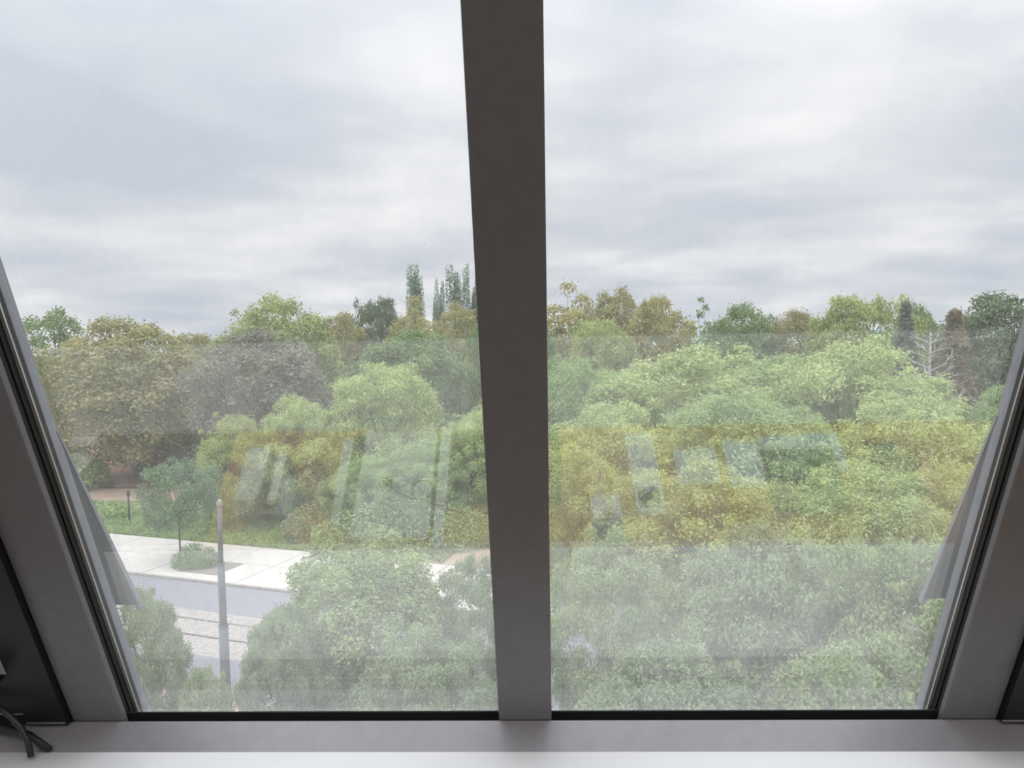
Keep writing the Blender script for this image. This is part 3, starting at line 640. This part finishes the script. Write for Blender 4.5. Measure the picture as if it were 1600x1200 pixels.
G1 = 'trees on the park skyline'; G2 = 'lime trees behind the pavement'; G3 = 'feathery trees of the right pane'; G4 = 'tall shrubs below the window'
TREES = [
(-47.9, 75.0, 16.1, 3.3, 'airy', 'mid', 'open crowned green tree alone at the far left skyline', G1),
(-35.4, 66.0, 14.5, 7.2, 'broad', 'olive', 'big rounded olive tree above the salmon earth path', G1),
(-35.5, 78.0, 13.4, 4.4, 'broad', 'olive', 'olive tree peeping between the big olive and copper trees', G1),
(-30.2, 88.0, 17.5, 7.3, 'broad', 'yellow', 'yellow green tree rising behind the grey copper tree', G1),
(-22.7, 62.0, 13.2, 6.2, 'broad', 'copper', 'grey copper leaved tree in the left pane', G1),
(-21.8, 105.0, 18.3, 4.2, 'broad', 'dark', 'dark green round top just left of the poplars', G1),
(-16.1, 100.0, 18.1, 3.8, 'airy', 'gold', 'golden topped tree directly below the leftmost poplar', G1),
(-23.7, 150.0, 27.8, 2.5, 'poplar', 'poplar', 'leftmost and broadest of the grey green poplars', 'poplars'),
(-20.1, 155.0, 25.5, 1.7, 'poplar', 'poplar', 'shortest poplar, second from the left', 'poplars'),
(-15.4, 150.0, 27.6, 2.2, 'poplar', 'poplar', 'third poplar from the left, tall and slim', 'poplars'),
(-12.4, 152.0, 27.0, 2.3, 'poplar', 'poplar', 'poplar touching the centre mullion', 'poplars'),
(-9.8, 95.0, 16.9, 3.2, 'airy', 'gold', 'golden topped tree beside the centre mullion, below the poplars', G1),
(-13.6, 74.0, 13.1, 7.1, 'broad', 'mid', 'wide mid green tree below the golden tops, left pane', G1),
(-25.9, 100.0, 16.1, 4.2, 'broad', 'olive', 'low olive top between yellow green tree and dark round top', G1),
(-2.8, 85.0, 14.9, 5.7, 'broad', 'mid', 'mid green tree mostly hidden behind the centre mullion', G1),
(3.5, 92.0, 18.9, 4.2, 'airy', 'gold', 'golden tree highest at the left edge of the right pane', G1),
(9.1, 95.0, 18.1, 4.8, 'broad', 'olive', 'olive skyline tree second from the mullion, right pane', G1),
(13.6, 92.0, 16.9, 4.6, 'broad', 'gold', 'golden olive skyline tree sloping down towards the thin sapling', G1),
(16.9, 80.0, 16.3, 1.4, 'wisp', 'mid', 'thin wispy sapling sticking up in the skyline gap', G1),
(6.2, 78.0, 14.0, 4.9, 'broad', 'yellow', 'yellow green tree below the golden skyline trees, right pane', G1),
(24.1, 90.0, 15.8, 5.2, 'broad', 'mid', 'green skyline tree right of the thin sapling', G1),
(30.6, 92.0, 15.0, 5.0, 'broad', 'olive', 'low olive skyline tree mid right pane', G1),
(35.6, 86.0, 16.3, 6.1, 'broad', 'yellow', 'tall yellow green skyline tree left of the spruce', G1),
(45.1, 92.0, 15.4, 3.6, 'broad', 'mid', 'green top between the spruce and the rusty conifer', G1),
(34.8, 74.0, 15.4, 2.8, 'conifer', 'spruce', 'dark narrow spruce in the right skyline', G1),
(35.1, 66.0, 14.3, 3.4, 'conifer', 'rust', 'rusty brown conifer right of the dark spruce', G1),
(42.1, 70.0, 15.3, 6.7, 'broad', 'dark', 'dark green tree at the right edge of the skyline', G1),
(-10.9, 54.0, 10.6, 4.5, 'feather', 'lime', 'tallest lime green tree of the left pane, before the wide green tree', G2),
(-16.0, 51.0, 8.6, 3.4, 'feather', 'lime', 'lime green tree below the copper tree', G2),
(-20.0, 50.0, 7.5, 3.0, 'feather', 'lime2', 'warm lime tree right of the bluish young tree', G2),
(-4.4, 49.0, 7.6, 3.1, 'feather', 'lime', 'lime tree left of the centre mullion at mid height', G2),
(-1.1, 52.0, 9.2, 3.5, 'feather', 'lime', 'lime tree behind the centre mullion', G2),
(-7.1, 46.0, 6.2, 3.3, 'feather', 'green', 'fresh green tree seen through the mirrored paper stack', G2),
(-11.3, 46.5, 5.0, 2.6, 'feather', 'green', 'low fresh green tree where the pavement disappears', G2),
(9.9, 50.0, 11.4, 6.9, 'feather', 'lime', 'wide lime tree in the upper left of the right pane', G3),
(19.3, 48.0, 11.6, 6.8, 'feather', 'lime', 'wide lime tree in the upper right of the right pane', G3),
(2.6, 52.0, 10.7, 4.3, 'feather', 'green', 'fresh green tree beside the mullion, below the yellow green one', G3),
(16.0, 54.0, 10.6, 5.9, 'feather', 'green', 'fresh green tree between the two wide lime trees', G3),
(4.0, 41.0, 8.7, 4.4, 'feather', 'lime', 'lime tree beside the mullion, above the mirrored desk', G3),
(11.2, 39.0, 9.1, 5.2, 'feather', 'green', 'fresh green tree in the middle of the right pane', G3),
(18.4, 38.0, 8.9, 4.4, 'feather', 'lime', 'lime tree at the right edge above the mirrored books', G3),
(26.9, 44.0, 9.2, 3.7, 'feather', 'green', 'fresh green tree half hidden by the right mullion', G3),
(1.9, 35.0, 7.2, 3.2, 'feather', 'lime2', 'warm lime tree behind the mirrored desk beside the mullion', G3),
(6.8, 31.5, 6.9, 3.9, 'feather', 'lime2', 'warm lime tree behind the mirrored note pad', G3),
(12.6, 30.4, 7.0, 4.0, 'feather', 'lime', 'bright lime tree behind the mirrored tablet', G3),
(17.3, 32.0, 6.8, 3.2, 'feather', 'lime2', 'warm lime tree behind the mirrored books, right edge', G3),
(-5.2, 22.5, 6.1, 2.8, 'near', 'leaf', 'largest shrub of the left pane, hiding the pavement', G4),
(-2.2, 22.5, 5.7, 1.6, 'near', 'leaf2', 'shrub left of the centre mullion before the pale pavement', G4),
(-7.0, 20.0, 5.0, 1.3, 'near', 'leaf2', 'small shrub just right of the lamp post', G4),
(-10.6, 20.0, 5.4, 1.1, 'near', 'leaf2', 'slender shrub at the lower left corner of the glass', G4),
(1.8, 20.3, 6.8, 2.2, 'near', 'leaf', 'shrub right of the centre mullion, lower right pane', G4),
(5.3, 18.8, 7.2, 2.5, 'near', 'leaf2', 'wide dull green shrub in the lower middle of the right pane', G4),
(8.1, 17.6, 7.3, 2.2, 'near', 'leaf', 'shrub with pale bare twigs at the lower right', G4),
(-2.7, 17.5, 5.3, 2.0, 'near', 'leaf2', 'lowest shrub of the left pane, beside the centre mullion', G4),
(2.7, 16.0, 5.4, 2.2, 'near', 'leaf2', 'lowest shrub of the right pane, beside the centre mullion', G4),
(6.1, 15.0, 5.9, 2.1, 'near', 'leaf', 'lowest shrub of the right pane towards the right mullion', G4),
(9.7, 16.5, 6.8, 1.4, 'near', 'leaf2', 'shrub behind the right mullion foot', G4),
(-7.8, 17.0, 4.6, 0.8, 'near', 'leaf', 'small shrub tip at the bottom left beneath the lamp post', G4),
]
for x, y, h, r, key, mt, lab, grp in TREES:
    tree(x, y, h, r, key, mt, lab, group=grp)
tree(-20.4, 42.2, 5.8, 2.3, 'round', 'teal', 'young bluish green tree in a pavement planting pit', z=.1)

# planting pit at the foot of the young tree, low undergrowth
def tuft(name, cx, cy, cz, rx, ry, hh, n, Ln, Wd, mat, seed, label, cat):
    rng = np.random.default_rng(seed)
    th = rng.uniform(0, 6.283, n); q = np.sqrt(rng.random(n)); pos = np.stack([rx * q * np.cos(th), ry * q * np.sin(th), hh * rng.random(n) * (1 - .6 * q ** 2)], 1)
    me = leaf_mesh('foliage', pos, np.stack([np.cos(th) * .4, np.sin(th) * .4, np.full(n, .8)], 1), Ln, Wd, rng, up=.2, rnd=1.0)
    me.materials.append(LM[mat]); o = link(bpy.data.objects.new(name, me)); o.location = (cx, cy, cz); tag(o, label, cat, kind='stuff'); return o
pit = strip('planting_pit', -7.2, -4.6, 1.0, 3.2, .06, .118, M['joint']); tag(pit, 'small earth planting pit cut into the pale pavement', 'planting pit')
tuft('grass_tuft', -19.0, 41.0, .115, 1.3, .9, 1.3, 1500, .38, .05, 'mid', 91, 'unmown grass tuft around the young tree trunk', 'grass')
gq = np.random.default_rng(77); gn = 16000
gu = gq.uniform(-22, 6, gn); gv = gq.uniform(6.5, 11.0, gn)
gpos = np.stack([O.x + U.x * gu + V.x * gv, O.y + U.y * gu + V.y * gv, .10 + .06 * (gv - 6.4) + gq.uniform(0, .16, gn)], 1)
gm = leaf_mesh('rough_grass', gpos, np.tile([0, 0, .2], (gn, 1)), .34, .07, gq, up=.05, rnd=1.0, droop=-1.2); gm.materials.append(LM['green'])
tag(link(bpy.data.objects.new('rough_grass', gm)), 'rough grass blades on the bank behind the pavement', 'grass', kind='stuff')
tuft('low_hedge', -33.5, 53.0, .1, 5.0, 2.0, 1.4, 5000, .3, .16, 'green', 92, 'low green hedge at the left end of the grass bank', 'hedge')
tuft('undergrowth', -40.5, 63.0, .4, 4.0, 3.0, 4.0, 6000, .35, .2, 'lime', 93, 'green undergrowth bush below the big olive tree', 'bush')
tuft('undergrowth', -27.0, 66.0, .5, 8.0, 4.0, 4.5, 8000, .35, .2, 'dark', 94, 'dark undergrowth below the copper tree', 'bush')
tuft('undergrowth', 20.0, 62.0, 0, 24.0, 5.0, 7.5, 22000, .5, .3, 'dark', 95, 'dark undergrowth behind the feathery trees', 'bush')
tuft('undergrowth', -12.0, 64.0, 0, 12.0, 4.0, 7.0, 11000, .45, .28, 'mid', 96, 'green undergrowth behind the left lime trees', 'bush')
tuft('undergrowth', -13.5, 46.5, .1, 2.6, 1.6, 2.6, 3500, .22, .11, 'gold', 97, 'yellowish bush at the edge of the bare earth patch', 'bush')

tuft('undergrowth', -7.5, 43.8, .1, 6.0, 1.6, 3.2, 9000, .22, .11, 'green', 98, 'fresh green hedge behind the pavement beside the centre mullion', 'hedge')
tuft('woodland', 0.0, 128.0, 0, 120.0, 9.0, 15.5, 45000, .9, .6, 'mid', 99, 'dense distant woodland closing the gaps behind the skyline trees', 'woodland')

# pale dead branches
def branchy(mb, p, d, ln, r, depth, rng):
    e_ = p + d * ln
    mid = p.lerp(e_, .5) + Vector((rng.uniform(-1, 1), rng.uniform(-1, 1), rng.uniform(-1, 1))) * ln * .08
    mb.tube([p, mid, e_], [r, r * .8, r * .55], 5, cap=False)
    if depth > 0:
        for k in range(3):
            nd = (d + Vector((rng.uniform(-1, 1), rng.uniform(-1, 1), rng.uniform(-.5, .8))) * .75).normalized()
            branchy(mb, p.lerp(e_, rng.uniform(.45, 1)), nd, ln * rng.uniform(.5, .75), r * .55, depth - 1, rng)
rr = random.Random(8); mb = MB()
mb.tube([(0, 0, 0), (0, 0, 5), (.2, 0, 12.2)], [.24, .2, .06], 7)
for k in range(24):
    a = k * 2.4; branchy(mb, Vector((0, 0, 6.2 + k * .24)), Vector((math.cos(a), math.sin(a), .45)).normalized(), 2.1 - k * .055, .065, 2, rr)
dt = empty('dead_tree', (28.9, 58.0, 0)); tag(dt, 'pale grey leafless tree between spruce and rusty conifer', 'tree')
mb.build('branches', M['deadwood'], dt, smooth=True)
mb = MB(); rr = random.Random(4)
for p0, dd in (((6.3, 15.6, 4.6), (.25, -.1, .9)), ((6.9, 15.6, 5.0), (.8, -.2, .35)), ((8.1, 16.0, 5.6), (-.5, -.4, .5))):
    branchy(mb, Vector(p0), Vector(dd).normalized(), .8, .022, 2, rr)
o = mb.build('dead_twigs', M['deadwood'], smooth=True); tag(o, 'pale bare twigs sticking out of the lower right shrubs', 'twigs')
